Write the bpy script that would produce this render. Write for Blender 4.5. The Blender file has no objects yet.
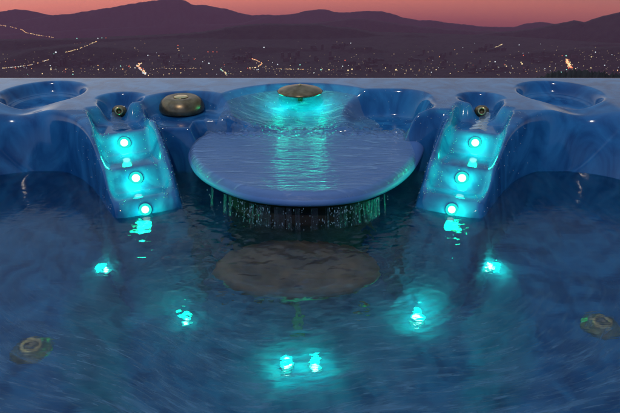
import bpy, bmesh, math, random
import numpy as np
from mathutils import Vector, Matrix, Euler

random.seed(7); RNG = np.random.default_rng(7)
SC = bpy.context.scene; COL = SC.collection

# ------------------------------------------------------------------ camera
PITCH = math.radians(25.7); CH = .70; FP = 600.0
cam_d = bpy.data.cameras.new('camera'); cam = bpy.data.objects.new('camera', cam_d); COL.objects.link(cam)
cam.location = (0, 0, CH); cam.rotation_euler = (math.pi/2 - PITCH, 0, 0)
cam_d.sensor_width = 36; cam_d.lens = 36*FP/620; cam_d.clip_start = .02; cam_d.clip_end = 60000
SC.camera = cam

# ------------------------------------------------------------------ world: dusk sky, a gradient over elevation
W = bpy.data.worlds.new('World'); SC.world = W; W.use_nodes = True
nt = W.node_tree; nt.nodes.clear(); N = nt.nodes; L = nt.links
wo = N.new('ShaderNodeOutputWorld'); bg = N.new('ShaderNodeBackground'); tc = N.new('ShaderNodeTexCoord')
sx = N.new('ShaderNodeSeparateXYZ'); L.new(tc.outputs['Generated'], sx.inputs[0])
mr = N.new('ShaderNodeMapRange'); mr.inputs['From Min'].default_value = -.2; mr.inputs['From Max'].default_value = 1.0
L.new(sx.outputs['Z'], mr.inputs['Value'])
rp = N.new('ShaderNodeValToRGB'); L.new(mr.outputs[0], rp.inputs[0])
def zp(z): return (z + .2)/1.2
stops = [(-.2, (.18,.06,.09)), (-.165, (.33,.09,.11)), (-.146, (.56,.14,.135)), (-.116, (1.22,.36,.23)), (-.06, (1.3,.75,.5)),
         (.05, (.88,.82,.74)), (.20, (.66,.68,.70)), (.36, (.28,.36,.46)), (.65, (.38,.54,.70)), (1.0, (.44,.60,.82))]
el = rp.color_ramp.elements
el[0].position = zp(stops[0][0]); el[0].color = stops[0][1] + (1,)
el[1].position = 1.0; el[1].color = stops[-1][1] + (1,)
for z, c in stops[1:-1]:
    e = el.new(zp(z)); e.color = c + (1,)
m2 = N.new('ShaderNodeMapRange'); m2.inputs['From Min'].default_value = -.5; m2.inputs['From Max'].default_value = .55
m2.inputs['To Min'].default_value = 1.12; m2.inputs['To Max'].default_value = .52
L.new(sx.outputs['X'], m2.inputs['Value'])
vm = N.new('ShaderNodeVectorMath'); vm.operation = 'SCALE'; L.new(rp.outputs[0], vm.inputs[0]); L.new(m2.outputs[0], vm.inputs['Scale'])
m3 = N.new('ShaderNodeMapRange'); m3.inputs['From Min'].default_value = -.75; m3.inputs['From Max'].default_value = .25
L.new(sx.outputs['Y'], m3.inputs['Value'])               # the side of the sky away from the sunset is darker and bluer
mxc = N.new('ShaderNodeMix'); mxc.data_type = 'RGBA'; mxc.inputs[6].default_value = (.34, .52, .92, 1); mxc.inputs[7].default_value = (1, 1, 1, 1); L.new(m3.outputs[0], mxc.inputs[0])
vmm = N.new('ShaderNodeVectorMath'); vmm.operation = 'MULTIPLY'; L.new(vm.outputs[0], vmm.inputs[0]); L.new(mxc.outputs[2], vmm.inputs[1])
L.new(vmm.outputs[0], bg.inputs[0]); bg.inputs[1].default_value = 1.0; L.new(bg.outputs[0], wo.inputs[0])

# ------------------------------------------------------------------ sun (last weak directional light, behind the viewer)
sl = bpy.data.lights.new('sun', 'SUN'); sl.energy = .5; sl.angle = math.radians(1.2); sl.color = (1, .93, .82)
so = bpy.data.objects.new('sun', sl); COL.objects.link(so); so.rotation_euler = (math.radians(38), 0, math.radians(-6))

SC.view_settings.view_transform = 'Standard'; SC.view_settings.look = 'None'; SC.view_settings.gamma = 1
SC.view_settings.exposure = 0; SC.view_settings.use_curve_mapping = False
SC.render.engine = 'CYCLES'; SC.cycles.sample_clamp_indirect = 4; SC.cycles.use_denoising = True
SC.cycles.blur_glossy = .5; SC.cycles.max_bounces = 10

# ------------------------------------------------------------------ helpers
def cdir(px, py):
    dx = (px - 310)/FP; dv = (206.5 - py)/FP
    return np.array([dx, math.cos(PITCH) + dv*math.sin(PITCH), -math.sin(PITCH) + dv*math.cos(PITCH)])
def at(px, py, z):
    d = cdir(px, py); t = (z - CH)/d[2]
    return d[0]*t, d[1]*t
def at_uw(px, py, z):                      # where the refracted sight line meets a level under the water
    x, y = at(px, py, 0); d = cdir(px, py); d = d/np.linalg.norm(d)
    h = math.hypot(d[0], d[1]); s2 = h/1.33; c2 = math.sqrt(1 - s2*s2)
    k = -z*s2/c2
    return x + d[0]/h*k, y + d[1]/h*k
def ss(a, b, x):
    t = np.clip((x - a)/(b - a), 0, 1); return t*t*(3 - 2*t)
def smax(a, b, k):
    h = np.clip(.5 + .5*(a - b)/k, 0, 1); return b*(1 - h) + a*h + k*h*(1 - h)
def smin(a, b, k): return -smax(-a, -b, k)
def tag(o, label=None, cat=None, group=None, kind=None):
    if label: o['label'] = label
    if cat: o['category'] = cat
    if group: o['group'] = group
    if kind: o['kind'] = kind
    return o
def empty(name, loc=(0, 0, 0)):
    o = bpy.data.objects.new(name, None); o.location = loc; COL.objects.link(o); return o
def link(name, me, mat, parent=None, smooth=True, loc=None, rot=None):
    o = bpy.data.objects.new(name, me); COL.objects.link(o)
    if mat: me.materials.append(mat)
    if smooth: me.polygons.foreach_set('use_smooth', [True]*len(me.polygons))
    if loc is not None: o.location = loc
    if rot is not None: o.rotation_euler = rot
    if parent: o.parent = parent
    return o
def grid_mesh(name, X, Y, Z, wrap=False):
    ny, nx = X.shape
    me = bpy.data.meshes.new(name)
    co = np.stack([X, Y, Z], -1).reshape(-1, 3).astype(np.float32)
    idx = np.arange(nx*ny).reshape(ny, nx)
    if wrap: idx = np.concatenate([idx, idx[:, :1]], 1)
    q = np.stack([idx[:-1, :-1], idx[:-1, 1:], idx[1:, 1:], idx[1:, :-1]], -1).reshape(-1, 4)
    me.vertices.add(len(co)); me.vertices.foreach_set('co', co.ravel())
    me.loops.add(q.size); me.loops.foreach_set('vertex_index', q.ravel().astype(np.int32))
    me.polygons.add(len(q)); me.polygons.foreach_set('loop_start', np.arange(0, q.size, 4, dtype=np.int32))
    me.polygons.foreach_set('loop_total', np.full(len(q), 4, dtype=np.int32))
    me.update(); me.validate(); return me
def lathe(name, prof, mat, parent, loc, seg=48, rot=None, sy=1.0):
    bm = bmesh.new(); rings = []
    for r, z in prof:
        if r < 1e-6: rings.append([bm.verts.new((0, 0, z))])
        else: rings.append([bm.verts.new((r*math.cos(2*math.pi*k/seg), sy*r*math.sin(2*math.pi*k/seg), z)) for k in range(seg)])
    for a, b in zip(rings, rings[1:]):
        for k in range(seg):
            j = (k + 1) % seg
            if len(a) == 1 and len(b) == 1: continue
            if len(a) == 1: bm.faces.new((a[0], b[k], b[j]))
            elif len(b) == 1: bm.faces.new((a[k], b[0], a[j]))
            else: bm.faces.new((a[k], b[k], b[j], a[j]))
    bmesh.ops.recalc_face_normals(bm, faces=bm.faces)
    me = bpy.data.meshes.new(name); bm.to_mesh(me); bm.free()
    return link(name, me, mat, parent, True, loc, rot)
def vnoise(X, Y, f, seed, octv=4):         # smooth value noise
    out = np.zeros_like(X, dtype=float); amp = 1.; tot = 0
    for o in range(octv):
        r = np.random.default_rng(seed + o); T = r.random((257, 257))
        u = X*f*2**o + 37.3*o + 1000; v = Y*f*2**o + 11.7*o + 1000
        iu = np.floor(u).astype(int); iv = np.floor(v).astype(int); fu = u - iu; fv = v - iv
        fu = fu*fu*(3 - 2*fu); fv = fv*fv*(3 - 2*fv); iu %= 256; iv %= 256
        out += amp*((T[iv, iu]*(1 - fu) + T[iv, iu + 1]*fu)*(1 - fv) + (T[iv + 1, iu]*(1 - fu) + T[iv + 1, iu + 1]*fu)*fv)
        tot += amp; amp *= .5
    return out/tot*2 - 1

# ------------------------------------------------------------------ materials
def mat(name, col=(.5, .5, .5), rough=.5, metal=0., **kw):
    m = bpy.data.materials.new(name); m.use_nodes = True
    b = m.node_tree.nodes['Principled BSDF']
    b.inputs['Base Color'].default_value = tuple(col) + (1,)
    b.inputs['Roughness'].default_value = rough; b.inputs['Metallic'].default_value = metal
    for k, v in kw.items(): b.inputs[k.replace('_', ' ')].default_value = v
    return m
def noise_col(m, c1, c2, scale, detail=5, lo=.35, hi=.65, stretch=(1, 1, 1), bump=0, bscale=None, dist=.002, distort=0):
    t = m.node_tree; b = t.nodes['Principled BSDF']
    tcn = t.nodes.new('ShaderNodeTexCoord'); mp = t.nodes.new('ShaderNodeMapping'); mp.inputs['Scale'].default_value = stretch
    t.links.new(tcn.outputs['Object'], mp.inputs[0])
    n = t.nodes.new('ShaderNodeTexNoise'); n.inputs['Scale'].default_value = scale; n.inputs['Detail'].default_value = detail
    n.inputs['Distortion'].default_value = distort
    t.links.new(mp.outputs[0], n.inputs['Vector'])
    r = t.nodes.new('ShaderNodeValToRGB'); r.color_ramp.elements[0].position = lo; r.color_ramp.elements[1].position = hi
    r.color_ramp.elements[0].color = tuple(c1) + (1,); r.color_ramp.elements[1].color = tuple(c2) + (1,)
    t.links.new(n.outputs[0], r.inputs[0]); t.links.new(r.outputs[0], b.inputs['Base Color'])
    if bump:
        n2 = t.nodes.new('ShaderNodeTexNoise'); n2.inputs['Scale'].default_value = bscale or scale; n2.inputs['Detail'].default_value = 3
        t.links.new(mp.outputs[0], n2.inputs['Vector'])
        bp = t.nodes.new('ShaderNodeBump'); bp.inputs['Strength'].default_value = bump; bp.inputs['Distance'].default_value = dist
        t.links.new(n2.outputs[0], bp.inputs['Height']); t.links.new(bp.outputs[0], b.inputs['Normal'])
    return m
M = {}
M['acrylic'] = noise_col(mat('acrylic', rough=.10, IOR=1.55), (.008, .076, .22), (.032, .20, .42), 9, 8, .36, .66, (1, 1, .5), .12, 60, .0012, 1.6)
def wet_specular(m):      # acrylic under water mirrors far less than acrylic in air
    t = m.node_tree; g = t.nodes.new('ShaderNodeNewGeometry'); sp = t.nodes.new('ShaderNodeSeparateXYZ'); mrr = t.nodes.new('ShaderNodeMapRange')
    t.links.new(g.outputs['Position'], sp.inputs[0]); t.links.new(sp.outputs['Z'], mrr.inputs['Value'])
    mrr.inputs['From Min'].default_value = -.004; mrr.inputs['From Max'].default_value = .002
    mrr.inputs['To Min'].default_value = .0; mrr.inputs['To Max'].default_value = .5
    t.links.new(mrr.outputs[0], t.nodes['Principled BSDF'].inputs['Specular IOR Level'])
wet_specular(M['acrylic'])
M['tray'] = noise_col(mat('tray_acrylic', rough=.45, IOR=1.4), (.09, .19, .42), (.14, .25, .48), 9, 5, .35, .7)
M['bronze'] = noise_col(mat('bronze', rough=.34, metal=.9), (.17, .105, .05), (.31, .21, .115), 40, 4, bump=.2, bscale=120, dist=.0006)
M['brass'] = noise_col(mat('brass', rough=.2, metal=1), (.50, .36, .16), (.85, .64, .30), 50, 4)
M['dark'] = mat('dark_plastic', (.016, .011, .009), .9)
M['jet'] = noise_col(mat('jet_metal', rough=.28, metal=.8), (.34, .20, .07), (.85, .60, .24), 60, 4)
M['ring'] = mat('clear_lens_rim', (.25, .45, .45), .15)
M['panel'] = noise_col(mat('footwell_panel', rough=.5), (.055, .028, .012), (.18, .105, .055), 14, 5)
def emis(name, col, s):
    m = bpy.data.materials.new(name); m.use_nodes = True; t = m.node_tree; t.nodes.clear()
    o = t.nodes.new('ShaderNodeOutputMaterial'); e = t.nodes.new('ShaderNodeEmission')
    e.inputs[0].default_value = tuple(col) + (1,); e.inputs[1].default_value = s; t.links.new(e.outputs[0], o.inputs[0]); return m
M['led'] = emis('led_bulb', (.50, 1, .93), 3.2); M['lens'] = emis('led_halo', (.02, .9, .80), .95)
def water_mat(name, bumps, rough=.0):
    m = mat(name, (1, 1, 1), rough, Transmission_Weight=1., IOR=1.33)
    t = m.node_tree; b = t.nodes['Principled BSDF']; tcn = t.nodes.new('ShaderNodeTexCoord'); prev = None
    for sc, st, strg, dist in bumps:
        mp = t.nodes.new('ShaderNodeMapping'); mp.inputs['Scale'].default_value = st; t.links.new(tcn.outputs['Object'], mp.inputs[0])
        n = t.nodes.new('ShaderNodeTexNoise'); n.inputs['Scale'].default_value = sc; n.inputs['Detail'].default_value = 4; n.inputs['Distortion'].default_value = .6
        t.links.new(mp.outputs[0], n.inputs['Vector'])
        bp = t.nodes.new('ShaderNodeBump'); bp.inputs['Strength'].default_value = strg; bp.inputs['Distance'].default_value = dist
        t.links.new(n.outputs[0], bp.inputs['Height'])
        if prev: t.links.new(prev.outputs[0], bp.inputs['Normal'])
        prev = bp
    t.links.new(prev.outputs[0], b.inputs['Normal']); return m
M['water'] = water_mat('water', [(55, (.5, 1.6, 1), .35, .0016)])
def film_mat(name, scale, st, dist, white=0.):
    m = bpy.data.materials.new(name); m.use_nodes = True; t = m.node_tree; t.nodes.clear(); nn = t.nodes.new; lk = t.links.new
    o = nn('ShaderNodeOutputMaterial'); tr = nn('ShaderNodeBsdfTransparent'); gl = nn('ShaderNodeBsdfGlossy'); gl.inputs['Roughness'].default_value = .22
    mx = nn('ShaderNodeMixShader'); fr = nn('ShaderNodeFresnel'); fr.inputs['IOR'].default_value = 1.22
    tcn = nn('ShaderNodeTexCoord'); mp = nn('ShaderNodeMapping'); mp.inputs['Scale'].default_value = st; lk(tcn.outputs['Object'], mp.inputs[0])
    n = nn('ShaderNodeTexNoise'); n.inputs['Scale'].default_value = scale; n.inputs['Detail'].default_value = 5; n.inputs['Distortion'].default_value = .8; lk(mp.outputs[0], n.inputs['Vector'])
    bp = nn('ShaderNodeBump'); bp.inputs['Strength'].default_value = .8; bp.inputs['Distance'].default_value = dist; lk(n.outputs[0], bp.inputs['Height'])
    lk(bp.outputs[0], gl.inputs['Normal']); lk(bp.outputs[0], fr.inputs['Normal']); lk(fr.outputs[0], mx.inputs[0]); lk(tr.outputs[0], mx.inputs[1]); lk(gl.outputs[0], mx.inputs[2])
    if white:                                 # foam carried in the sheet
        df = nn('ShaderNodeBsdfDiffuse'); df.inputs[0].default_value = (.42, .56, .74, 1); mr_ = nn('ShaderNodeMapRange'); mr_.inputs['From Min'].default_value = .54; mr_.inputs['From Max'].default_value = .75
        mr_.inputs['To Max'].default_value = white; mr_.inputs['To Min'].default_value = white*.3; lk(n.outputs[0], mr_.inputs['Value']); m3 = nn('ShaderNodeMixShader'); lk(mr_.outputs[0], m3.inputs[0]); lk(mx.outputs[0], m3.inputs[1]); lk(df.outputs[0], m3.inputs[2]); lk(m3.outputs[0], o.inputs[0])
    else: lk(mx.outputs[0], o.inputs[0])
    return m
def veil_mat():       # aerated grey just below the surface, with ripple light streaks painted in
    m = bpy.data.materials.new('ripple_light_veil'); m.use_nodes = True; t = m.node_tree; t.nodes.clear(); nn = t.nodes.new; lk = t.links.new
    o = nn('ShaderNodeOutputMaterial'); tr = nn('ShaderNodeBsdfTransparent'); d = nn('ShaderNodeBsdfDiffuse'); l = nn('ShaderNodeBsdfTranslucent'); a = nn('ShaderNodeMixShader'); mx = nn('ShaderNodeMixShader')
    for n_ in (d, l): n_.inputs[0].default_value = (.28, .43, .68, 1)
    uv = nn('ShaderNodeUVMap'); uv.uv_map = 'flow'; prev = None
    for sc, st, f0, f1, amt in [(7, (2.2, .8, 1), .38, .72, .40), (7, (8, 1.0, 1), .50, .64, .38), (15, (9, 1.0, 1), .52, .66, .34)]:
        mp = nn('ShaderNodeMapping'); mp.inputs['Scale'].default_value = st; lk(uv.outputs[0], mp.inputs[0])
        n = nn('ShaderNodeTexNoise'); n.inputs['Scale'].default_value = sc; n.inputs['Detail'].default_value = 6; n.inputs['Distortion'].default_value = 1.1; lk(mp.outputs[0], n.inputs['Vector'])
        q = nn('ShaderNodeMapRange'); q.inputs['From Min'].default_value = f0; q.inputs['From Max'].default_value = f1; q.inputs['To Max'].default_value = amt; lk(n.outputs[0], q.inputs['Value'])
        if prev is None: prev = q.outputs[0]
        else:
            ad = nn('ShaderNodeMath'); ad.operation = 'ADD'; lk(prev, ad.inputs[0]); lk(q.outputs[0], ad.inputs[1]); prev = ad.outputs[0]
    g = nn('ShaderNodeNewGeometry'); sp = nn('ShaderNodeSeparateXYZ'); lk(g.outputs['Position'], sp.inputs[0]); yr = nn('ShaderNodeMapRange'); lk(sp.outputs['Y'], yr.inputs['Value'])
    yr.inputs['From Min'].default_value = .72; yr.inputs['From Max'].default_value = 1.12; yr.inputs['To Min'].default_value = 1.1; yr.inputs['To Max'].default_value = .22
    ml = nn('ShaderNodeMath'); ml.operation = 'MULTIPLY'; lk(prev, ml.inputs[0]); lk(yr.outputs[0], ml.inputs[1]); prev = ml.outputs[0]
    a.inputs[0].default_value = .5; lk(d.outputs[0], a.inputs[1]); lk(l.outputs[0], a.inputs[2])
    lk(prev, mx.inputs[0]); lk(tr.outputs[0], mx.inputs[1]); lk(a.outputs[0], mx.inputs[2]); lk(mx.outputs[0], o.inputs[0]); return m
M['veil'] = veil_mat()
M['film'] = film_mat('running_water', 15, (1, 4.5, 1), .006, .5)
M['drop'] = mat('droplet', (.62, .76, .85), .03, Transmission_Weight=.55, IOR=1.33)

# ------------------------------------------------------------------ the valley: one sheet of ground
D0 = 1.0
RIDGES = [  # distance, width falloff slope, pixel profile in the photograph's frame
 (16400, .45, [(-250, 30), (-60, 16), (0, 12), (16, 9.5), (30, 11), (45, 14), (80, 20), (120, 28)]),
 (15600, .42, [(-250, 45), (-60, 30), (0, 25), (25, 20), (50, 15.5), (70, 14), (92, 10.5), (110, 8), (125, 5), (140, 2.5), (152, 1), (165, -.5), (178, -1), (186, 1), (192, 5), (203, 5), (213, 6.5), (226, 9), (238, 13), (252, 15.5), (268, 15), (284, 16), (310, 24)]),
 (14600, .42, [(240, 24), (270, 16), (295, 14), (305, 11), (318, 9.6), (326, 9.5), (334, 12), (350, 12.5), (362, 11), (381, 11), (392, 14), (404, 18), (418, 20.5), (430, 20.5), (450, 23), (465, 25), (490, 27), (515, 27), (528, 23.5), (540, 22), (552, 24), (565, 27), (700, 40)]),
 (10500, .40, [(-250, 60), (200, 40), (290, 26), (325, 22), (350, 18.5), (362, 18.5), (380, 21), (398, 24), (420, 27), (445, 29), (470, 31), (490, 31), (520, 34), (800, 40)]),
 (8300, .40, [(420, 42), (465, 36.5), (490, 33), (520, 31), (545, 27), (558, 24), (573, 21), (585, 23), (597, 18), (610, 15), (620, 12.5), (660, 6), (760, 2), (850, 8)]),
 (7050, .35, [(-250, 34), (-100, 36), (0, 40), (60, 39), (110, 38.5), (155, 36), (185, 34), (205, 32), (225, 28), (250, 25), (268, 24), (292, 24.5), (315, 24), (335, 27), (355, 28.5), (375, 33), (390, 35), (410, 34), (425, 35), (440, 38.5), (465, 39), (520, 42), (560, 44), (850, 48)]),
 (6150, .30, [(-250, 60), (0, 60), (30, 50), (75, 45), (110, 47), (150, 52), (215, 52), (245, 46), (290, 47), (330, 50), (360, 46), (400, 52), (440, 56), (500, 54), (560, 50), (640, 46), (850, 44)]),
]
PR = []
for d, sl_, pts in RIDGES:
    az = []; zz = []
    for px, py in pts:
        v = cdir(px, py); h = math.hypot(v[0], v[1]); az.append(math.atan2(v[0], v[1])); zz.append(CH + d*v[2]/h)
    PR.append((d, sl_, np.array(az), np.array(zz)))
def terrain(X, Y):
    X = np.asarray(X, float); Y = np.asarray(Y, float)
    r = np.hypot(X, Y); a = np.arctan2(X, Y)
    # hilltop terrace, then a long slope into the valley
    fall = np.where(Y > 0, 1., .35)
    z = -.72 - np.clip(r - 4.6, 0, None)*.62*fall
    plain = np.maximum(-1200 - np.clip(r - 7250, 0, None)*.5, -2950)
    plain = plain + 3*vnoise(X, Y, 1/220, 5, 3)*ss(3000, 4500, r)
    z = np.maximum(z, plain)
    n1 = vnoise(X, Y, 1/420, 11, 5); n2 = vnoise(X, Y, 1/90, 31, 3)
    for d, s_, az, zz in PR:
        zr = np.interp(a, az, zz, left=zz[0], right=zz[-1])
        w = np.abs(r - d)
        zl = zr + (7*vnoise(a*60, a*0, 1., 3, 4) + 5*vnoise(a*330, a*0, 1., 9, 3))*(d/8000) - np.where(w < 60, 0, (w - 60)*s_) - w**2*2e-5 + (n1*44 - 60*np.abs(vnoise(X, Y, 1/700, 41, 4)) + n2*8)*ss(20, 500, w)
        z = np.maximum(z, zl)
    # wooded knoll close by on the right
    v = cdir(640, 68); h = math.hypot(v[0], v[1]); dk = 330.; cx, cy = dk*v[0]/h, dk*v[1]/h
    aK = np.degrees(a - math.atan2(v[0], v[1]))
    top = CH + r*v[2]/h - np.clip(-aK - 4.6, 0, None)**2*.55*r/330 - np.clip(aK - 14, 0, None)*3
    kz = top - np.abs(r - dk)*.5 + 2.2*vnoise(a*700, r*.03, 1., 77, 4)
    z = np.where((np.abs(r - dk) < 330) & (aK > -12) & (Y > 0), np.maximum(z, kz), z)
    return z
angs = np.radians(np.concatenate([np.arange(-44, 44, .11), np.arange(44, 316, 4)]))
rad = np.concatenate([[0.01, 2, 4, 6], np.geomspace(7, 2500, 90), np.linspace(2550, 4700, 20), np.linspace(4740, 9000, 180), np.linspace(9030, 17000, 200)])
A_, R_ = np.meshgrid(angs, rad)
gx, gy = R_*np.sin(A_), R_*np.cos(A_)
gz = terrain(gx, gy)
gz = np.maximum(gz, -2990)
gnd = grid_mesh('ground', gx, gy, gz, wrap=True)
# normals up
if gnd.polygons[1000].normal.z < 0: gnd.flip_normals()
M['ground'] = noise_col(mat('wooded_ground', rough=.95), (.004, .004, .004), (.022, .018, .014), .012, 8, .35, .68, bump=.6, bscale=.03, dist=14)
tag(link('ground', gnd, M['ground']), kind='structure')
def tz(x, y):                              # height of the sheet, read back from its own grid
    a = np.arctan2(x, y); rr = np.hypot(x, y)
    fa = np.clip((a - angs[0])/(angs[1] - angs[0]), 0, 798); ia = fa.astype(int); fa = fa - ia
    fr = np.interp(rr, rad, np.arange(len(rad))); ir = np.minimum(fr.astype(int), len(rad) - 2); fr = fr - ir
    return (gz[ir, ia]*(1 - fa) + gz[ir, ia+1]*fa)*(1 - fr) + (gz[ir+1, ia]*(1 - fa) + gz[ir+1, ia+1]*fa)*fr
def on_terrain(px, py):
    v = cdir(px, py)
    ts = np.linspace(4400, 15500, 4000); zz = tz(v[0]*ts, v[1]*ts); below = np.where(CH + v[2]*ts < zz)[0]
    if not len(below): return None
    t = ts[below[0]]; return v[0]*t, v[1]*t, float(tz(v[0]*t, v[1]*t))

# ------------------------------------------------------------------ haze: one closed box round the scene
bm = bmesh.new(); bmesh.ops.create_cube(bm, size=1)
for v in bm.verts: v.co = Vector((v.co.x*34400, v.co.y*34400, -1500 + v.co.z*3003))
me = bpy.data.meshes.new('haze'); bm.to_mesh(me); bm.free()
mh = bpy.data.materials.new('haze'); mh.use_nodes = True; t = mh.node_tree; t.nodes.clear()
o_ = t.nodes.new('ShaderNodeOutputMaterial'); pv = t.nodes.new('ShaderNodeVolumePrincipled')
pv.inputs['Color'].default_value = (.74, .29, .46, 1); pv.inputs['Density'].default_value = 4.2e-5
t.links.new(pv.outputs[0], o_.inputs['Volume'])
hz = link('haze', me, mh, smooth=False); tag(hz, kind='stuff')

# ------------------------------------------------------------------ hilltop terrace the tub stands on
def box(name, x0, x1, y0, y1, z0, z1, m, parent=None, bev=0):
    bm = bmesh.new(); bmesh.ops.create_cube(bm, size=1)
    for v in bm.verts: v.co = Vector(((x0 + x1)/2 + v.co.x*(x1 - x0), (y0 + y1)/2 + v.co.y*(y1 - y0), (z0 + z1)/2 + v.co.z*(z1 - z0)))
    if bev: bmesh.ops.bevel(bm, geom=bm.edges[:], offset=bev, segments=2, affect='EDGES')
    me = bpy.data.meshes.new(name); bm.to_mesh(me); bm.free(); return link(name, me, m, parent, False)
M['stone'] = noise_col(mat('terrace_stone', rough=.8), (.12, .11, .10), (.25, .23, .21), 6)
tag(box('terrace', -3.5, 3.5, -3.5, 3.0, -.76, -.66, M['stone'], bev=.01), kind='structure')

# ------------------------------------------------------------------ hot tub shell as one moulded surface
RZ = .18; XC = -.03
tub = empty('hot_tub', (XC, 1.0, -.66))
tag(tub, 'blue acrylic hot tub with glowing cyan lights, filled with rippling water at the valley edge', 'hot tub')
def loc(o):       # keep world placement under the tub's Empty
    o.matrix_parent_inverse = Matrix.Translation(-tub.location); return o
# stair axis in mirrored coordinates (A = |x - XC|)
NA, NY = .577, 1.813; UA, UY = -.41, -.912
LED_Z = [.106, .058, .012]; LED_PX = [(126, 143), (139, 178), (147, 209)]
LS = []
for (px, py), z in zip(LED_PX, LED_Z):
    x, y = at(px, py, z); LS.append(((abs(x - XC) - NA)*UA + (y - NY)*UY, (abs(x - XC) - NA)*UY*-1 + (y - NY)*UA))
print('LED s,t', LS)
TREAD = [.130, .082, .034, -.012]
def stair(s):
    z = np.full_like(s, TREAD[0]) + .02*ss(.06, -.02, s)
    for i in range(3):
        c = LS[i][0]
        z = z + (TREAD[i+1] - TREAD[i])*ss(c - .034, c + .034, s)
    z = z - np.clip(s - (LS[2][0] + .06), 0, None)*2.5
    return z
def floor_z(X, Y):       # footwell, benches, panel seat
    x, y = X - XC, Y
    r = np.hypot(x/1.02, (y - 1.22))
    z = -.42 + .16*ss(.40, .56, r)
    z = z + .03*ss(.8, 1.0, np.abs(x)) + .008*np.sin(14*y + 6*x)*ss(.55, .7, r)
    return z
def shell_z(X, Y):
    x = X - XC; A = np.abs(x)
    zin = floor_z(X, Y)
    # outline of the pool: distance to the wall, positive inside
    wall_y = 1.765 + .03*np.cos(A*5)*0 - .22*ss(.80, .50, A)*ss(.30, .50, A)*.0
    dF = wall_y - Y
    dB = Y - (-.12)
    dS = 1.10 - A + .06*np.sin(Y*2.4)
    d = smin(smin(dF, dB, .12), dS, .22)
    prof = ss(0, .125, d)
    wallz = RZ - (RZ + .24)*prof*np.clip(.72 + .28*prof, 0, 1)
    zin2 = np.where(d < .3, zin + (-.24 - zin)*(1 - ss(.06, .3, d)), zin)
    z = np.where(d <= .125, wallz, zin2)
    # centre bay: basin behind the tray, fan shaped slide below the cap
    wy = np.interp(Y, [1.2, 1.60, 1.72, 1.80, 1.90, 2.00, 2.06, 2.10], [.36, .36, .345, .345, .345, .32, .30, .20])
    db = wy - A
    rho = np.hypot(x/np.where(Y > 1.82, .285, .36), np.clip(Y - 1.83, 0, None)/.245)
    slide = .088 + (RZ - .088)*np.clip(rho, 0, 1)**2.3*(Y > 1.80)
    slide = np.where(Y > 1.82, slide, .088 + (slide - .088)*ss(1.79, 1.82, Y)) - .036*ss(1.812, 1.795, Y)
    bay = np.where(Y > 1.60, slide, slide - (slide + .42)*ss(1.60, 1.56, Y))
    mb = ss(-.02, .055, db)*(Y < 2.12)
    back = ss(2.10, 2.07, Y)
    zb = RZ - (RZ - bay)*mb*np.where(Y > 1.75, back, 1)
    z = np.where((Y > 1.2) & (A < .42), np.minimum(z, zb), z)
    # stair peninsula
    s = (A - NA)*UA + (Y - NY)*UY; tt = (A - NA)*.912 + (Y - NY)*-.41
    sc_ = np.clip(s, 0, 1)
    crest = RZ - .178*(sc_/.47)**2.0
    wo_ = .104 + .125*np.exp(-np.clip(s, -.12, 9)/.11); wi_ = np.interp(s, [-.2, 0, .15, .3, .47], [.14, .130, .128, .126, .118])
    side = np.where(tt > 0, tt/wo_, -tt/wi_)
    pen = crest - (crest + .34)*ss(.72, 1.22, side)**1.25 - .05*ss(.45, .8, side)*sc_
    pen = np.where(s > .43, pen - ((s - .43)*1.5 + 6*(s - .43)**2), pen)
    z = np.where((s > -.12) & (s < .8) & (side < 1.4), np.minimum(smax(z, pen, .022), RZ), z)
    # cup recess in the corner, two levels, lower lip to the seat
    ca, cy = .855, 1.955
    q = np.hypot((A - ca)/.132, (Y - cy)/.145)
    z = z - np.where(Y > 1.70, .022*ss(.30, .0, np.abs(A - ca)/.4)*ss(1.90, 1.78, Y), 0)
    z = np.where(q < 1.25, np.minimum(z, RZ - .038*ss(1.04, .86, q) - .006*ss(.80, .74, q)), z)
    # knob bowl on the left, plain pocket on the right
    ql = np.hypot((x + .365)/.128, (Y - 1.835)/.115)
    z = np.where((x < 0) & (ql < 1.5), z - np.clip(z - .128, 0, None)*ss(1.18, .82, ql), z)
    qr = np.maximum(np.abs(x - .262)/.128, np.abs(Y - 1.865)/.105); qr = (np.abs((x - .275)/.135)**3 + np.abs((Y - 1.868)/.118)**3)**(1/3)
    z = np.where((x > 0) & (qr < 1.5), z - np.clip(z - .095, 0, None)*ss(1.10, .74, qr), z)
    # stair channel with its steps, and the spout recess above it
    zc = stair(s)
    mc = ss(.088, .064, np.abs(tt))*ss(.0, .05, s)*(s < LS[2][0] + .075)
    z = np.where((mc > 0), z + (np.minimum(z, zc) - z)*mc, z)
    qn = np.hypot((A - .578)/.066, (Y - 1.885)/.062)
    z = np.where(qn < 1.5, z - np.clip(z - .132, 0, None)*ss(1.15, .70, qn), z)
    # chute from the recess to the first step
    mcu = ss(.052, .018, np.abs(tt))*ss(-.075, -.04, s)*ss(.10, .06, s)
    z = z - np.clip(z - (.134), 0, None)*mcu
    # rounded outer edge of the rim
    e = np.minimum(np.minimum(2.165 - Y, 1.32 - np.abs(X)), Y + .38)
    z = z - .02*(1 - np.sqrt(np.clip(1 - (1 - np.clip(e/.02, 0, 1))**2, 0, 1)))
    return z
xs = np.linspace(-1.32, 1.32, 820)
ys = np.concatenate([np.linspace(-.38, .6, 110), np.linspace(.6, 1.28, 140)[1:], np.linspace(1.28, 2.165, 420)[1:]])
X, Y = np.meshgrid(xs, ys); Z = shell_z(X, Y)
# light smoothing, as thermoformed acrylic is
for _ in range(7):
    Zp = np.pad(Z, 1, mode='edge'); Z = (Zp[1:-1, 1:-1]*4 + Zp[:-2, 1:-1] + Zp[2:, 1:-1] + Zp[1:-1, :-2] + Zp[1:-1, 2:])/8
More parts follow.
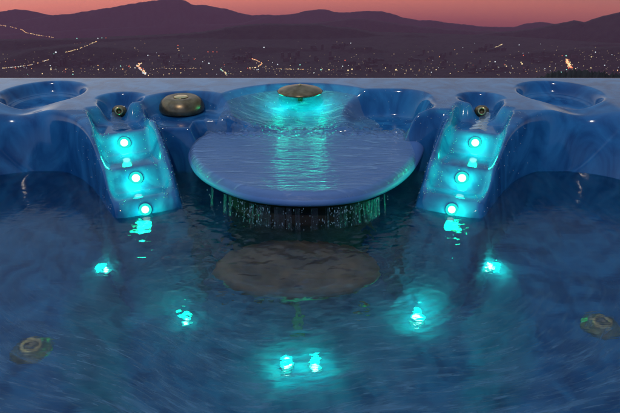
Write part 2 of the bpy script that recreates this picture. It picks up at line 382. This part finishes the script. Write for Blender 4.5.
# skirt ring
Xs = np.pad(X, 1, mode='edge'); Ys = np.pad(Y, 1, mode='edge'); Zs = np.pad(Z, 1, constant_values=-.0)
Zs[0, :] = Zs[-1, :] = Zs[:, 0] = Zs[:, -1] = .12
shell = link('shell', grid_mesh('shell', Xs, Ys, Zs), M['acrylic'], tub); loc(shell)
def sz(x, y): return float(shell_z(np.array([[x]]), np.array([[y]]))[0, 0])
def snorm(x, y, e=.004):
    return Vector((-(sz(x + e, y) - sz(x - e, y))/(2*e), -(sz(x, y + e) - sz(x, y - e))/(2*e), 1)).normalized()
M['wood'] = noise_col(mat('cabinet_panel', rough=.7), (.05, .045, .04), (.10, .09, .08), 12, stretch=(1, 1, .1))
def cabinet():
    bm = bmesh.new()
    for x0, x1, y0, y1 in [(-1.30, 1.30, 2.11, 2.145), (-1.30, 1.30, -.36, -.325), (-1.30, -1.265, -.324, 2.109), (1.265, 1.30, -.324, 2.109)]:
        r = bmesh.ops.create_cube(bm, size=1)
        for v in r['verts']: v.co = Vector(((x0 + x1)/2 + v.co.x*(x1 - x0), (y0 + y1)/2 + v.co.y*(y1 - y0), -.265 + v.co.z*.79))
    me = bpy.data.meshes.new('cabinet'); bm.to_mesh(me); bm.free(); return link('cabinet', me, M['wood'], tub, False)
loc(cabinet())

# ------------------------------------------------------------------ spill tray
TP = [at(px, py, .068) for px, py in [(190, 147), (187, 160), (196, 176), (219, 190), (246, 199.5), (277, 204), (308, 205), (340, 203.5), (371, 198), (397, 186), (414, 171), (423, 155), (425, 145)]]
TP = [(-.29, 1.90), (-.325, 1.84)] + TP + [(.310, 1.84), (.27, 1.90)]
def chaikin(P, n):
    for _ in range(n):
        Q = []
        for k in range(len(P)):
            a, b = P[k], P[(k + 1) % len(P)]
            Q += [(a[0]*.75 + b[0]*.25, a[1]*.75 + b[1]*.25), (a[0]*.25 + b[0]*.75, a[1]*.25 + b[1]*.75)]
        P = Q
    return P
TO = np.array(chaikin(TP, 3))
TT = np.roll(TO, -1, 0) - np.roll(TO, 1, 0); TT /= np.linalg.norm(TT, axis=1)[:, None]
TN = np.stack([-TT[:, 1], TT[:, 0]], 1)                      # points inward for this winding
if ((TO + TN*.01 - TO.mean(0))**2).sum() > ((TO - TO.mean(0))**2).sum(): TN = -TN
def tray_outline(off): return [tuple(p) for p in TO + TN*off]
def inside_tray(X, Y):                                       # signed distance to the outline, positive inside
    d2 = np.full(X.shape, 9.); ins = np.zeros(X.shape, bool); n = len(TO)
    for k in range(n):
        ax, ay = TO[k]; bx, by = TO[(k + 1) % n]; ex, ey = bx - ax, by - ay
        t_ = np.clip(((X - ax)*ex + (Y - ay)*ey)/(ex*ex + ey*ey + 1e-12), 0, 1)
        d2 = np.minimum(d2, (X - ax - t_*ex)**2 + (Y - ay - t_*ey)**2)
        c_ = (ay > Y) != (by > Y); ins ^= c_ & (X < ex*(Y - ay)/(ey if abs(ey) > 1e-12 else 1e-12) + ax)
    return np.where(ins, 1, -1)*np.sqrt(d2)
def build_tray():
    bm = bmesh.new(); rings = []
    for off, z in [(.05, .0905), (.028, .0902), (.019, .0880), (.011, .083), (.004, .076), (.0, .069), (.002, .063), (.010, .058), (.06, .044), (.09, .038)]:
        rings.append([bm.verts.new((x, y, z)) for x, y in tray_outline(off)])
    n = len(rings[0])
    for a, b in zip(rings, rings[1:]):
        for k in range(n): bm.faces.new((a[k], b[k], b[(k+1) % n], a[(k+1) % n]))
    bm.faces.new(rings[0]); bm.faces.new(rings[-1][::-1])
    bmesh.ops.recalc_face_normals(bm, faces=bm.faces)
    me = bpy.data.meshes.new('spill_tray'); bm.to_mesh(me); bm.free(); return link('spill_tray', me, M['tray'], tub)
loc(build_tray())
# dark drum added to blacken the shaded void below the tray
loc(lathe('shade_drum', [(0, .026), (.18, .026), (.195, .02), (.20, .0), (.20, -.40), (0, -.40)], M['dark'], tub, (XC, 1.545, 0), 64))
# footwell panel
px_, py_ = at_uw(297, 265, -.055)
loc(lathe('footwell_panel', [(0, .0), (.12, .001), (.15, .004), (.182, .003), (.192, -.006), (.194, -.016), (0, -.016)], M['panel'], tub, (px_, py_, -.058), 80, sy=.64))
loc(lathe('panel_stem', [(0, -.018), (.012, -.018), (.012, -.32), (0, -.32)], M['dark'], tub, (px_, py_, -.058), 40))
print('panel', px_, py_)

# ------------------------------------------------------------------ lights
LCOL = (.0, 1.0, .62)
def led(pos, nrm, r=.0185, power=.35, ring=True):
    q = Vector((0, 0, 1)).rotation_difference(nrm)
    prof = [(r*1.2, -.012), (r*1.15, .0), (r*1.1, -.002)]
    h = lathe('led_light', prof, M['ring'], tub, pos, 32, q.to_euler()); loc(h)
    lathe('lens', [(r*.70, .0016), (r*1.0, .001), (r*1.36, -.0012), (r*1.36, -.006), (r*.7, -.006)], M['lens'], h, (0, 0, 0), 32)  # the bulb's cyan halo, put into a glowing ring
    lathe('bulb', [(0, .0060), (r*.35, .0054), (r*.62, .0038), (r*.80, .0012), (r*.80, -.006), (0, -.006)], M['led'], h, (0, 0, 0), 32)
    ld = bpy.data.lights.new('led_glow', 'POINT'); ld.energy = power; ld.color = (.0, 1.0, .43); ld.shadow_soft_size = .012
    lo = bpy.data.objects.new('led_glow', ld); COL.objects.link(lo); lo.location = Vector(pos) + nrm*.022
    return h
for sgn in (-1, 1):
    for i in range(3):
        s, tq = LS[i]; tq = .004
        A = NA + UA*s + .912*tq; y = NY + UY*s - .41*tq; x = XC + sgn*A
        z = sz(x, y); nr = snorm(x, y, .012); nr = (nr + Vector((0, -.35, 0))).normalized()
        led(Vector((x, y, z)) + nr*.004, nr, .0135 if i < 2 else .012, .60 if i < 2 else .5)
UW = [(106, 271), (185, 322), (287, 369.5), (315, 369), (417, 320), (487, 267)]
for k, (px, py) in enumerate(UW):
    z = -.30
    for _ in range(12):
        x, y = at_uw(px, py, z); z = .5*z + .5*sz(x, y)
    nr = (snorm(x, y, .02) + Vector((-.1*x, .1, .5))).normalized()
    print('uw', k, x, y, z)
    led(Vector((x, y, z)) + nr*.006, nr, .0105, [.13, .15, .52, .52, .42, .30][k], False)
# ------------------------------------------------------------------ bronze cap with the lamp below it
cx, cy = at(300, 88, RZ + .006)
cap = loc(lathe('fountain_cap', [(0, .017), (.006, .0175), (.012, .016), (.045, .009), (.070, .002), (.0765, -.003), (.0755, -.006), (.06, -.006), (.0, -.004)], M['bronze'], tub, (cx, cy, RZ - .001), 64))
lathe('cap_stem', [(0, -.0045), (.009, -.0045), (.009, -.040), (0, -.040)], M['bronze'], cap, (0, .012, 0), 24)
lathe('cap_screw', [(0, .0215), (.004, .0205), (.006, .018), (.006, .0165), (0, .0165)], M['brass'], cap, (0, 0, 0), 16)
for dx, e in [(-.060, .5), (0, .28), (.060, .5)]:
    ld = bpy.data.lights.new('cap_glow', 'POINT'); ld.energy = e; ld.color = LCOL; ld.shadow_soft_size = .022
    lo = bpy.data.objects.new('cap_glow', ld); COL.objects.link(lo); lo.location = (cx + dx, cy - .026, RZ - .014)
# ------------------------------------------------------------------ diverter knob
kx, ky = at(182, 108, .14)
kz = sz(kx, ky)
knob = loc(lathe('diverter_knob', [(0, .045), (.022, .044), (.034, .046), (.05, .045), (.064, .036), (.0715, .02), (.073, .008), (.070, .0), (.05, -.004), (0, -.004)], M['bronze'], tub, (kx, ky, kz + .004), 64))
lathe('knob_inset', [(0, .0472), (.020, .0470), (.024, .0456), (.0, .0456)], M['brass'], knob, (0, 0, 0), 40)
# ------------------------------------------------------------------ spouts at the head of each light stair
def spout(sgn):
    A = NA - .002; x = XC + sgn*A; y = NY + .035
    z = sz(x, y)
    o = loc(lathe('water_spout', [(.0, .030), (.012, .029), (.021, .022), (.024, .012), (.024, -.004), (0, -.004)], M['bronze'], tub, (x, y, z + .002), 32))
    e = Euler((math.radians(72), 0, sgn*-.3 + math.pi*0))
    lathe('nozzle', [(.008, .030), (.0125, .031), (.0135, .026), (.0125, .0), (.006, 0), (.006, .026)], M['brass'], o, (0, -.004, .013), 24, e)
    return x, y, z
SP = [spout(-1), spout(1)]
# ------------------------------------------------------------------ underwater jets in the near bench
for px, py in [(32, 350), (601, 326)]:
    z = -.26
    for _ in range(12):
        x, y = at_uw(px, py, z); z = .5*z + .5*sz(x, y)
    j = loc(lathe('bronze_jet', [(.013, .024), (.018, .027), (.025, .024), (.031, .016), (.035, .007), (.041, .005), (.043, -.004), (0, -.004)], M['jet'], tub, (x, y, z), 48))
    lathe('jet_nozzle', [(0, .018), (.008, .018), (.0132, .0225), (.0135, .012), (0, .012)], M['bronze'], j, (0, 0, 0), 32)
# small suction fittings in the footwell
for px, py in [(224, 302), (262, 295), (296, 300), (354, 287), (362, 308)]:
    z = -.4
    for _ in range(12):
        x, y = at_uw(px, py, z); z = .5*z + .5*sz(x, y)
    f = loc(lathe('foot_jet', [(0, .009), (.006, .010), (.009, .008), (.013, .005), (.015, -.002), (0, -.002)], M['bronze'], tub, (x, y, z + .001), 24))

# ------------------------------------------------------------------ water in the tub
def ripple(X, Y):
    x = X - XC; y = Y - 1.30; r = np.hypot(x, y) + 1e-6; a = np.arctan2(x, -y)
    w1 = vnoise(r*34, a*3.2, 1, 101, 3)          # crests running round the tray
    w2 = vnoise(X + .6*Y, Y - .4*X, 26, 141, 4)
    w3 = vnoise(X*.5, Y, 60, 171, 3)
    chop = np.exp(-((r - .18)/.22)**2)
    cal = .35 + .65*ss(1.1, .2, r)
    w4 = vnoise(r*95, a*9 + .5*np.sin(r*20), 1, 201, 3)
    return .0010*w1*(.30 + .70*cal) + .00035*w2*cal + .0003*w3*(.3 + chop) + .00016*w4 + .0030*chop*vnoise(X, Y, 40, 191, 3)
wx = np.linspace(-1.22, 1.22, 700); wy_ = np.concatenate([np.linspace(-.2, .62, 60), np.linspace(.62, 1.80, 620)[1:]])
WX, WY = np.meshgrid(wx, wy_); WZ = ripple(WX, WY)
wm = grid_mesh('water', WX, WY, WZ)
def polar_uv(me, X, Y):
    uv = me.uv_layers.new(name='flow'); x = (X - XC).ravel(); y = (Y - 1.42).ravel(); r = np.hypot(x, y*1.15); a = np.arctan2(x, -y)
    li = np.empty(len(me.loops), np.int32); me.loops.foreach_get('vertex_index', li)
    uv.data.foreach_set('uv', np.stack([r[li] + .15*vnoise(x, y, 2.2, 401, 2)[li], a[li]], 1).astype(np.float32).ravel())
polar_uv(wm, WX, WY)
tag(link('water', wm, M['water']), kind='structure')
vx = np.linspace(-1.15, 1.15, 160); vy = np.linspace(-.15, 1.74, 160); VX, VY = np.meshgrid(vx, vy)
vmsh = grid_mesh('ripple_light_veil', VX, VY, VX*0 - .010 + .003*vnoise(VX, VY, 8, 411, 2)); polar_uv(vmsh, VX, VY)
tag(link('ripple_light_veil', vmsh, M['veil']), kind='stuff')
# running water on tray and slide
fx = np.linspace(-.33, .33, 280); fy = np.linspace(1.31, 2.06, 340); FX, FY = np.meshgrid(fx, fy)
turb = np.exp(-((FY - 1.80)/.045)**2)
WXw = XC + FX
shz = shell_z(WXw, FY)
rho_ = np.hypot(FX/.285, np.clip(FY - 1.83, 0, None)/.245); base = np.maximum(shz + .003*np.clip(1 - rho_**4, .2, 1), .0935)
FZ = base + .0010*vnoise(FX*6, FY*26, 1, 210, 3) + .0010*vnoise(FX, FY, 60, 220, 3) + .013*turb*vnoise(FX, FY, 75, 230, 4)
e = np.where(FY < 1.82, inside_tray(WXw, FY), (.93 - rho_)*.2)
FZ = FZ - np.where(FY < 1.81, .026*(1 - np.clip(e/.022, 0, 1))**1.8, 0)
keep = (e > .004)
fm = bpy.data.meshes.new('running_water'); idx = -np.ones(FX.shape, int); vs = []
for j, i in zip(*np.nonzero(keep)): idx[j, i] = len(vs); vs.append((XC + FX[j, i], FY[j, i], FZ[j, i]))
fc = [(idx[j, i], idx[j, i+1], idx[j+1, i+1], idx[j+1, i]) for j in range(FX.shape[0]-1) for i in range(FX.shape[1]-1)
      if keep[j, i] and keep[j, i+1] and keep[j+1, i+1] and keep[j+1, i]]
fm.from_pydata(vs, [], fc); fm.update()
tag(link('running_water', fm, M['film']), kind='structure')
# falling strands below the lip
def strand(bm, x, y, z0, z1, r, lean):
    n = 7; prev = None
    for k in range(n + 1):
        f = k/n; z = z0 + (z1 - z0)*f; rr = r*(1 - .5*f)*(1 + .5*math.sin(f*9 + x*90)); yy = y - lean*f*f; xx = x + .002*math.sin(f*5 + x*200)
        ring = [bm.verts.new((xx + rr*1.6*math.cos(a*math.pi/3), yy + rr*.6*math.sin(a*math.pi/3), z)) for a in range(6)]
        if prev:
            for a in range(6): bm.faces.new((prev[a], ring[a], ring[(a+1) % 6], prev[(a+1) % 6]))
        prev = ring
op = np.array(tray_outline(.016)); op = op[(op[:, 1] < 1.50) & (np.abs(op[:, 0] - XC) < .235)]; op = op[np.argsort(op[:, 0])]; ii = np.linspace(0, len(op) - 1.001, 700); k0 = ii.astype(int); fr = (ii - k0)[:, None]
cl = op[k0]*(1 - fr) + op[k0 + 1]*fr; nz_ = 26; zz_ = np.linspace(.050, -.006, nz_)
cX = np.zeros((nz_, 700)); cY = cX.copy(); cZ = cX.copy(); cc = np.array([XC, 2.0])
dirs = (cl - cc)/np.linalg.norm(cl - cc, axis=1)[:, None]; u_ = np.arange(700)
for j in range(nz_):
    f = j/(nz_ - 1); off = .012*f**1.5 + (.2 + f)*.0045*vnoise(u_/9., u_*0 + f*.5, 1, 301, 3) - .03*(vnoise(u_/30., u_*0, 1, 311, 2) > .15)*0
    cX[j] = cl[:, 0] + dirs[:, 0]*off; cY[j] = cl[:, 1] + dirs[:, 1]*off; cZ[j] = zz_[j]
gap = vnoise(u_/16., u_*0 + 3, 1, 321, 3)
fm = bpy.data.meshes.new('falling_water'); vs = []; fc = []
ln = np.clip((gap + .62)*1.7, 0, 1)
for j in range(nz_):
    for i in range(700): vs.append((cX[j, i], cY[j, i], cZ[j, i]))
for i in range(699):
    for j in range(nz_ - 1):
        if gap[i] > -.06: fc.append((j*700 + i, j*700 + i + 1, (j + 1)*700 + i + 1, (j + 1)*700 + i))
fm.from_pydata(vs, [], fc)
M['curtain'] = film_mat('curtain', 30, (6, 6, .3), .005, .05)
o = link('falling_water', fm, M['curtain']); md = o.modifiers.new('thick', 'SOLIDIFY'); md.thickness = .0022; tag(o, kind='stuff')
bm = bmesh.new()
for k in range(300):
    i = random.randrange(700); f = random.random()
    if random.random() < .5: i = random.choice([random.gauss(190, 40), random.gauss(520, 45)]); i = int(min(699, max(0, i)))
    rr = random.uniform(.0004, .0012)
    bmesh.ops.create_icosphere(bm, subdivisions=1, radius=rr, matrix=Matrix.Translation((cl[i, 0] + dirs[i, 0]*(.004 + .02*random.random()), cl[i, 1] + dirs[i, 1]*(.004 + .02*random.random()), .055*(1 - f)))@Matrix.Diagonal((1, 1, random.uniform(1, 5), 1)))
me = bpy.data.meshes.new('splashing_drops'); bm.to_mesh(me); bm.free(); tag(link('splashing_drops', me, M['drop']), kind='stuff')
# trickle from each spout down to the first light
for sgn, (x0, y0, z0) in zip((-1, 1), SP):
    n = 26; mrows = 13; PX = np.zeros((n, mrows)); PY = PX.copy(); PZ = PX.copy()
    for k in range(n):
        f = k/(n - 1); s = -.02 + f*(LS[0][0] - .03)
        for q in range(mrows):
            g = (q/(mrows - 1))*2 - 1; w = .014 + .014*f
            A = NA + UA*s + .912*g*w; y = NY + UY*s - .41*g*w; x = XC + sgn*A
            PX[k, q] = x; PY[k, q] = y
            PZ[k, q] = sz(x, y) + .0045*(1 - g*g) - .001 + (.012*max(0, 1 - f*5)) + .0012*math.sin(f*26 + g*4)
    tg = grid_mesh('spout_stream', PX, PY, PZ)
    tag(link('spout_stream', tg, M['film']), kind='stuff')
# droplets clinging to the acrylic round the falls
bm = bmesh.new()
def drop(p, r, n):
    q = Vector((0, 0, 1)).rotation_difference(n).to_matrix().to_4x4()
    bmesh.ops.create_icosphere(bm, subdivisions=1, radius=r, matrix=Matrix.Translation(p)@q@Matrix.Diagonal((1, 1, .6, 1)))
cnt = 0
while cnt < 900:
    sgn = random.choice((-1, 1)); s = random.uniform(0, .42)
    tq = random.choice((-1, -1, 1))*random.uniform(.05, .13) if random.random() < .8 else random.uniform(-.2, .2)
    A = NA + UA*s + .912*tq; y = NY + UY*s - .41*tq; x = XC + sgn*A
    z = sz(x, y)
    if z < .008: continue
    drop(Vector((x, y, z)), random.uniform(.0007, .0019), snorm(x, y)); cnt += 1
for k in range(260):
    x = XC + random.uniform(-.3, .42); y = random.uniform(1.72, 2.0); z = sz(x, y)
    drop(Vector((x, y, z + (.006 if abs(x - XC) < .25 else 0))), random.uniform(.0007, .0019), snorm(x, y))
me = bpy.data.meshes.new('droplets'); bm.to_mesh(me); bm.free(); tag(link('droplets', me, M['drop']), kind='stuff')

# ------------------------------------------------------------------ the city in the valley
M['block'] = noise_col(mat('building_wall', rough=.8), (.03, .027, .025), (.07, .062, .058), .01)
lamp_m = {'warm': emis('light_warm', (1, .74, .38), 1.5), 'white': emis('light_white', (.85, .95, 1), 1.2), 'red': emis('light_red', (1, .16, .08), 1.5),
          'green': emis('light_green', (.35, .9, .75), 1.5), 'amber': emis('light_amber', (1, .5, .2), 1.6)}
def facing_y(px): return 0
blocks = [('slab', 46, 26, 12), ('tower', 22, 42, 18), ('low', 60, 14, 26)]
bmesh_lib = {}
for nm, w, h, d in blocks:
    bm = bmesh.new(); bmesh.ops.create_cube(bm, size=1)
    for v in bm.verts: v.co = Vector((v.co.x*w, v.co.y*d, v.co.z*(h + 8) + h/2 - 4))
    r = bmesh.ops.create_cube(bm, size=1)
    for v in r['verts']: v.co = Vector((v.co.x*w*.25 + w*.12, v.co.y*d*.5, v.co.z*4.1 + h + 1.95))
    me = bpy.data.meshes.new('apartment_' + nm); bm.to_mesh(me); bm.free(); me.materials.append(M['block']); bmesh_lib[nm] = me
txt = {'slab': 'long pale apartment slab standing among the dim blocks of the dark city', 'tower': 'narrow tall apartment tower standing in the dim dark city valley', 'low': 'broad low building in the dim dark city valley'}
nb = 0
clusters = [(487, 51, 12, 2.5, 14), (243, 61, 12, 5, 12), (372, 66, 22, 5, 22), (56, 62, 10, 5, 8), (500, 70, 26, 3, 20), (345, 48, 30, 4, 12), (170, 62, 25, 6, 16), (90, 66, 30, 5, 14), (300, 60, 40, 6, 16), (430, 62, 30, 6, 16), (545, 60, 20, 6, 10)]
for cx_, cy_, rx, ry, n in clusters:
    for k in range(n):
        p = on_terrain(cx_ + random.gauss(0, rx*.6), min(75.5, max(43, cy_ + random.gauss(0, ry*.6))))
        if not p: continue
        nm = random.choice(['slab', 'tower', 'tower', 'low'])
        o = bpy.data.objects.new('apartment_block' if nm != 'low' else 'low_building', bmesh_lib[nm]); COL.objects.link(o)
        o.location = p; o.rotation_euler = (0, 0, random.uniform(-.5, .5)); s = random.uniform(.7, 1.25); o.scale = (s, s, s)
        tag(o, txt[nm], 'building', {'slab': 'apartment slabs of the city', 'tower': 'apartment towers of the city', 'low': 'low buildings of the city'}[nm]); nb += 1
lmesh = {}
for c, m in lamp_m.items():
    bm = bmesh.new(); bmesh.ops.create_icosphere(bm, subdivisions=1, radius=3.6)
    me = bpy.data.meshes.new('city_light_' + c); bm.to_mesh(me); bm.free(); me.materials.append(m); lmesh[c] = me
ctxt = {'warm': 'small yellow light glinting in the dark city valley', 'white': 'small cold white light glinting in the dark city valley', 'red': 'small red light glinting in the dark city valley',
        'green': 'small pale green light glinting in the dark city valley', 'amber': 'small orange light glinting in the dark city valley'}
def light(px, py, c, s):
    p = on_terrain(px, py)
    if not p: return
    o = bpy.data.objects.new('city_light', lmesh[c]); COL.objects.link(o); o.location = (p[0], p[1], p[2] + 6); o.scale = (s*1.15, s, s)
    tag(o, ctxt[c], 'light', {'warm': 'yellow', 'white': 'white', 'red': 'red', 'green': 'green', 'amber': 'orange'}[c] + ' lights of the city')
cols = ['warm']*9 + ['white']*4 + ['amber']*3 + ['green']*1 + ['red']
for k in range(265):
    py = 76.5 - abs(random.gauss(0, 1))*17
    if random.random() < .35: py = random.gauss(69.5, 1.2)
    if py < 42 or py > 76.5: continue
    light(random.uniform(-4, 624), py, random.choice(cols), random.choice([.4, .45, .5, .6, .7, .9, 1.2]))
bm = bmesh.new()
for k in range(420):
    px = random.uniform(-6, 626); py = 76 - abs(random.gauss(0, 1))*15
    if py < 40: continue
    p = on_terrain(px, py)
    if p: bmesh.ops.create_icosphere(bm, subdivisions=1, radius=random.uniform(.9, 1.9), matrix=Matrix.Translation((p[0], p[1], p[2] + 5)))
me = bpy.data.meshes.new('distant_lights'); bm.to_mesh(me); bm.free(); tag(link('distant_lights', me, lamp_m['warm'], None, False), kind='stuff')
for px, py, c, s in [(98, 39, 'white', 1.3), (102, 38.5, 'green', 1.2), (106, 38.5, 'red', 1.1), (77, 39, 'green', 1.2), (56, 53, 'white', 2.0), (54, 55, 'green', 1.6), (178, 49, 'amber', 1.2), (179, 51, 'warm', 1.2),
                     (209, 64, 'white', 1.8), (264, 48, 'white', 1.6), (178, 46, 'red', 1.3), (208, 52.5, 'red', 1.3), (213, 52.5, 'red', 1.2), (217, 52.6, 'red', 1.0), (345, 61, 'red', 1.3), (73, 75, 'green', 1.3), (566, 56.5, 'green', 1.5), (572, 56.5, 'red', 1.3), (576, 57, 'red', 1.2), (562, 56.5, 'red', 1),
                     (522, 64.5, 'warm', 1.9), (521, 63, 'warm', 1.5), (495, 62.5, 'white', 1.5), (523, 72, 'red', 1.2), (329, 70.5, 'warm', 1.6), (321, 70.5, 'green', 1.6), (300, 65.5, 'green', 1.4), (396, 70.5, 'warm', 2.0), (148, 56, 'white', 1.4), (129, 67, 'red', 1.2), (348, 71, 'warm', 1.7), (352, 70, 'warm', 1.7)]:
    light(px, py, c, s)
M['road'] = mat('asphalt', (.05, .05, .05), .8)
def avenue(pts, n, cs, s, label, jit=.5):
    P = []
    for a, b in zip(pts, pts[1:]):
        for k in range(14):
            f = k/14; p = on_terrain(a[0] + (b[0] - a[0])*f, a[1] + (b[1] - a[1])*f)
            if p: P.append(Vector(p) + Vector((0, 0, 1.5)))
    if len(P) < 2: return
    base = P[0].copy(); r = empty('lit_avenue', base); tag(r, label, 'road', 'lit avenues of the city')
    bm = bmesh.new(); pv_ = None
    for i, p in enumerate(P):
        d = (P[min(i+1, len(P)-1)] - P[max(i-1, 0)]); w = Vector((-d.y, d.x, 0)).normalized()*9
        c = (bm.verts.new(p + w - base), bm.verts.new(p - w - base))
        if pv_: bm.faces.new((pv_[0], pv_[1], c[1], c[0]))
        pv_ = c
    me = bpy.data.meshes.new('roadway'); bm.to_mesh(me); bm.free(); link('roadway', me, M['road'], r, False)
    for c in set(cs):
        bm = bmesh.new()
        for k in range(int(n*cs.count(c)/len(cs))):
            i = random.uniform(0, len(P) - 1.01); p = P[int(i)].lerp(P[int(i)+1], i - int(i)) - base
            q = s*random.uniform(.6, 1.3)
            bmesh.ops.create_icosphere(bm, subdivisions=1, radius=3.2*q, matrix=Matrix.Translation(p + Vector((random.gauss(0, 8*jit), random.gauss(0, 8*jit), 5))))
        me = bpy.data.meshes.new('street_lights'); bm.to_mesh(me); bm.free(); tag(link('street_lights', me, lamp_m[c], r, False), kind='stuff')
avenue([(0, 25.5), (10, 27), (22, 30), (26, 33), (38, 35.5), (55, 38)], 90, ['warm', 'amber', 'amber'], 2.2, 'string of orange street lights winding down the far left hillside')
avenue([(2, 69), (18, 67.5), (32, 65.5), (50, 60)], 62, ['warm', 'amber', 'white'], .9, 'bright avenue of street lights slanting up at the lower left of the city')
avenue([(66, 53), (78, 50), (92, 44), (97, 42)], 46, ['warm', 'warm', 'amber'], .9, 'short avenue of yellow street lights ending by the foot of the highest mountain')
avenue([(146, 75), (142, 71), (138, 67), (140, 64)], 80, ['warm', 'red', 'white', 'warm'], 1.3, 'busy avenue of white and red traffic left of the middle of the city', 1.0)
avenue([(252, 59.5), (257, 61), (262, 64), (258, 68), (246, 69)], 50, ['warm', 'amber', 'red', 'warm'], 1.1, 'curved avenue of orange lights bending behind the bronze cap')
avenue([(220, 69.5), (225, 73), (227, 76)], 22, ['warm', 'green', 'warm'], 1.0, 'short avenue with greenish lights left of the bronze cap')
avenue([(571, 69), (568, 64), (566, 60)], 90, ['warm', 'red', 'amber', 'warm'], 1.4, 'brilliant white and red avenue beside the dark knoll on the right', 1.1)
avenue([(494, 48.5), (499, 46.5), (503, 44.5)], 20, ['warm'], .9, 'small slanting row of yellow lights on the right hillside')
avenue([(160, 69), (185, 69.2), (203, 69)], 26, ['amber', 'warm'], .7, 'level row of amber street lights low in the left half of the city', .3)
avenue([(266, 69), (290, 70), (310, 70)], 24, ['amber', 'warm'], .7, 'level row of amber street lights low behind the bronze cap', .3)
print('buildings', nb)
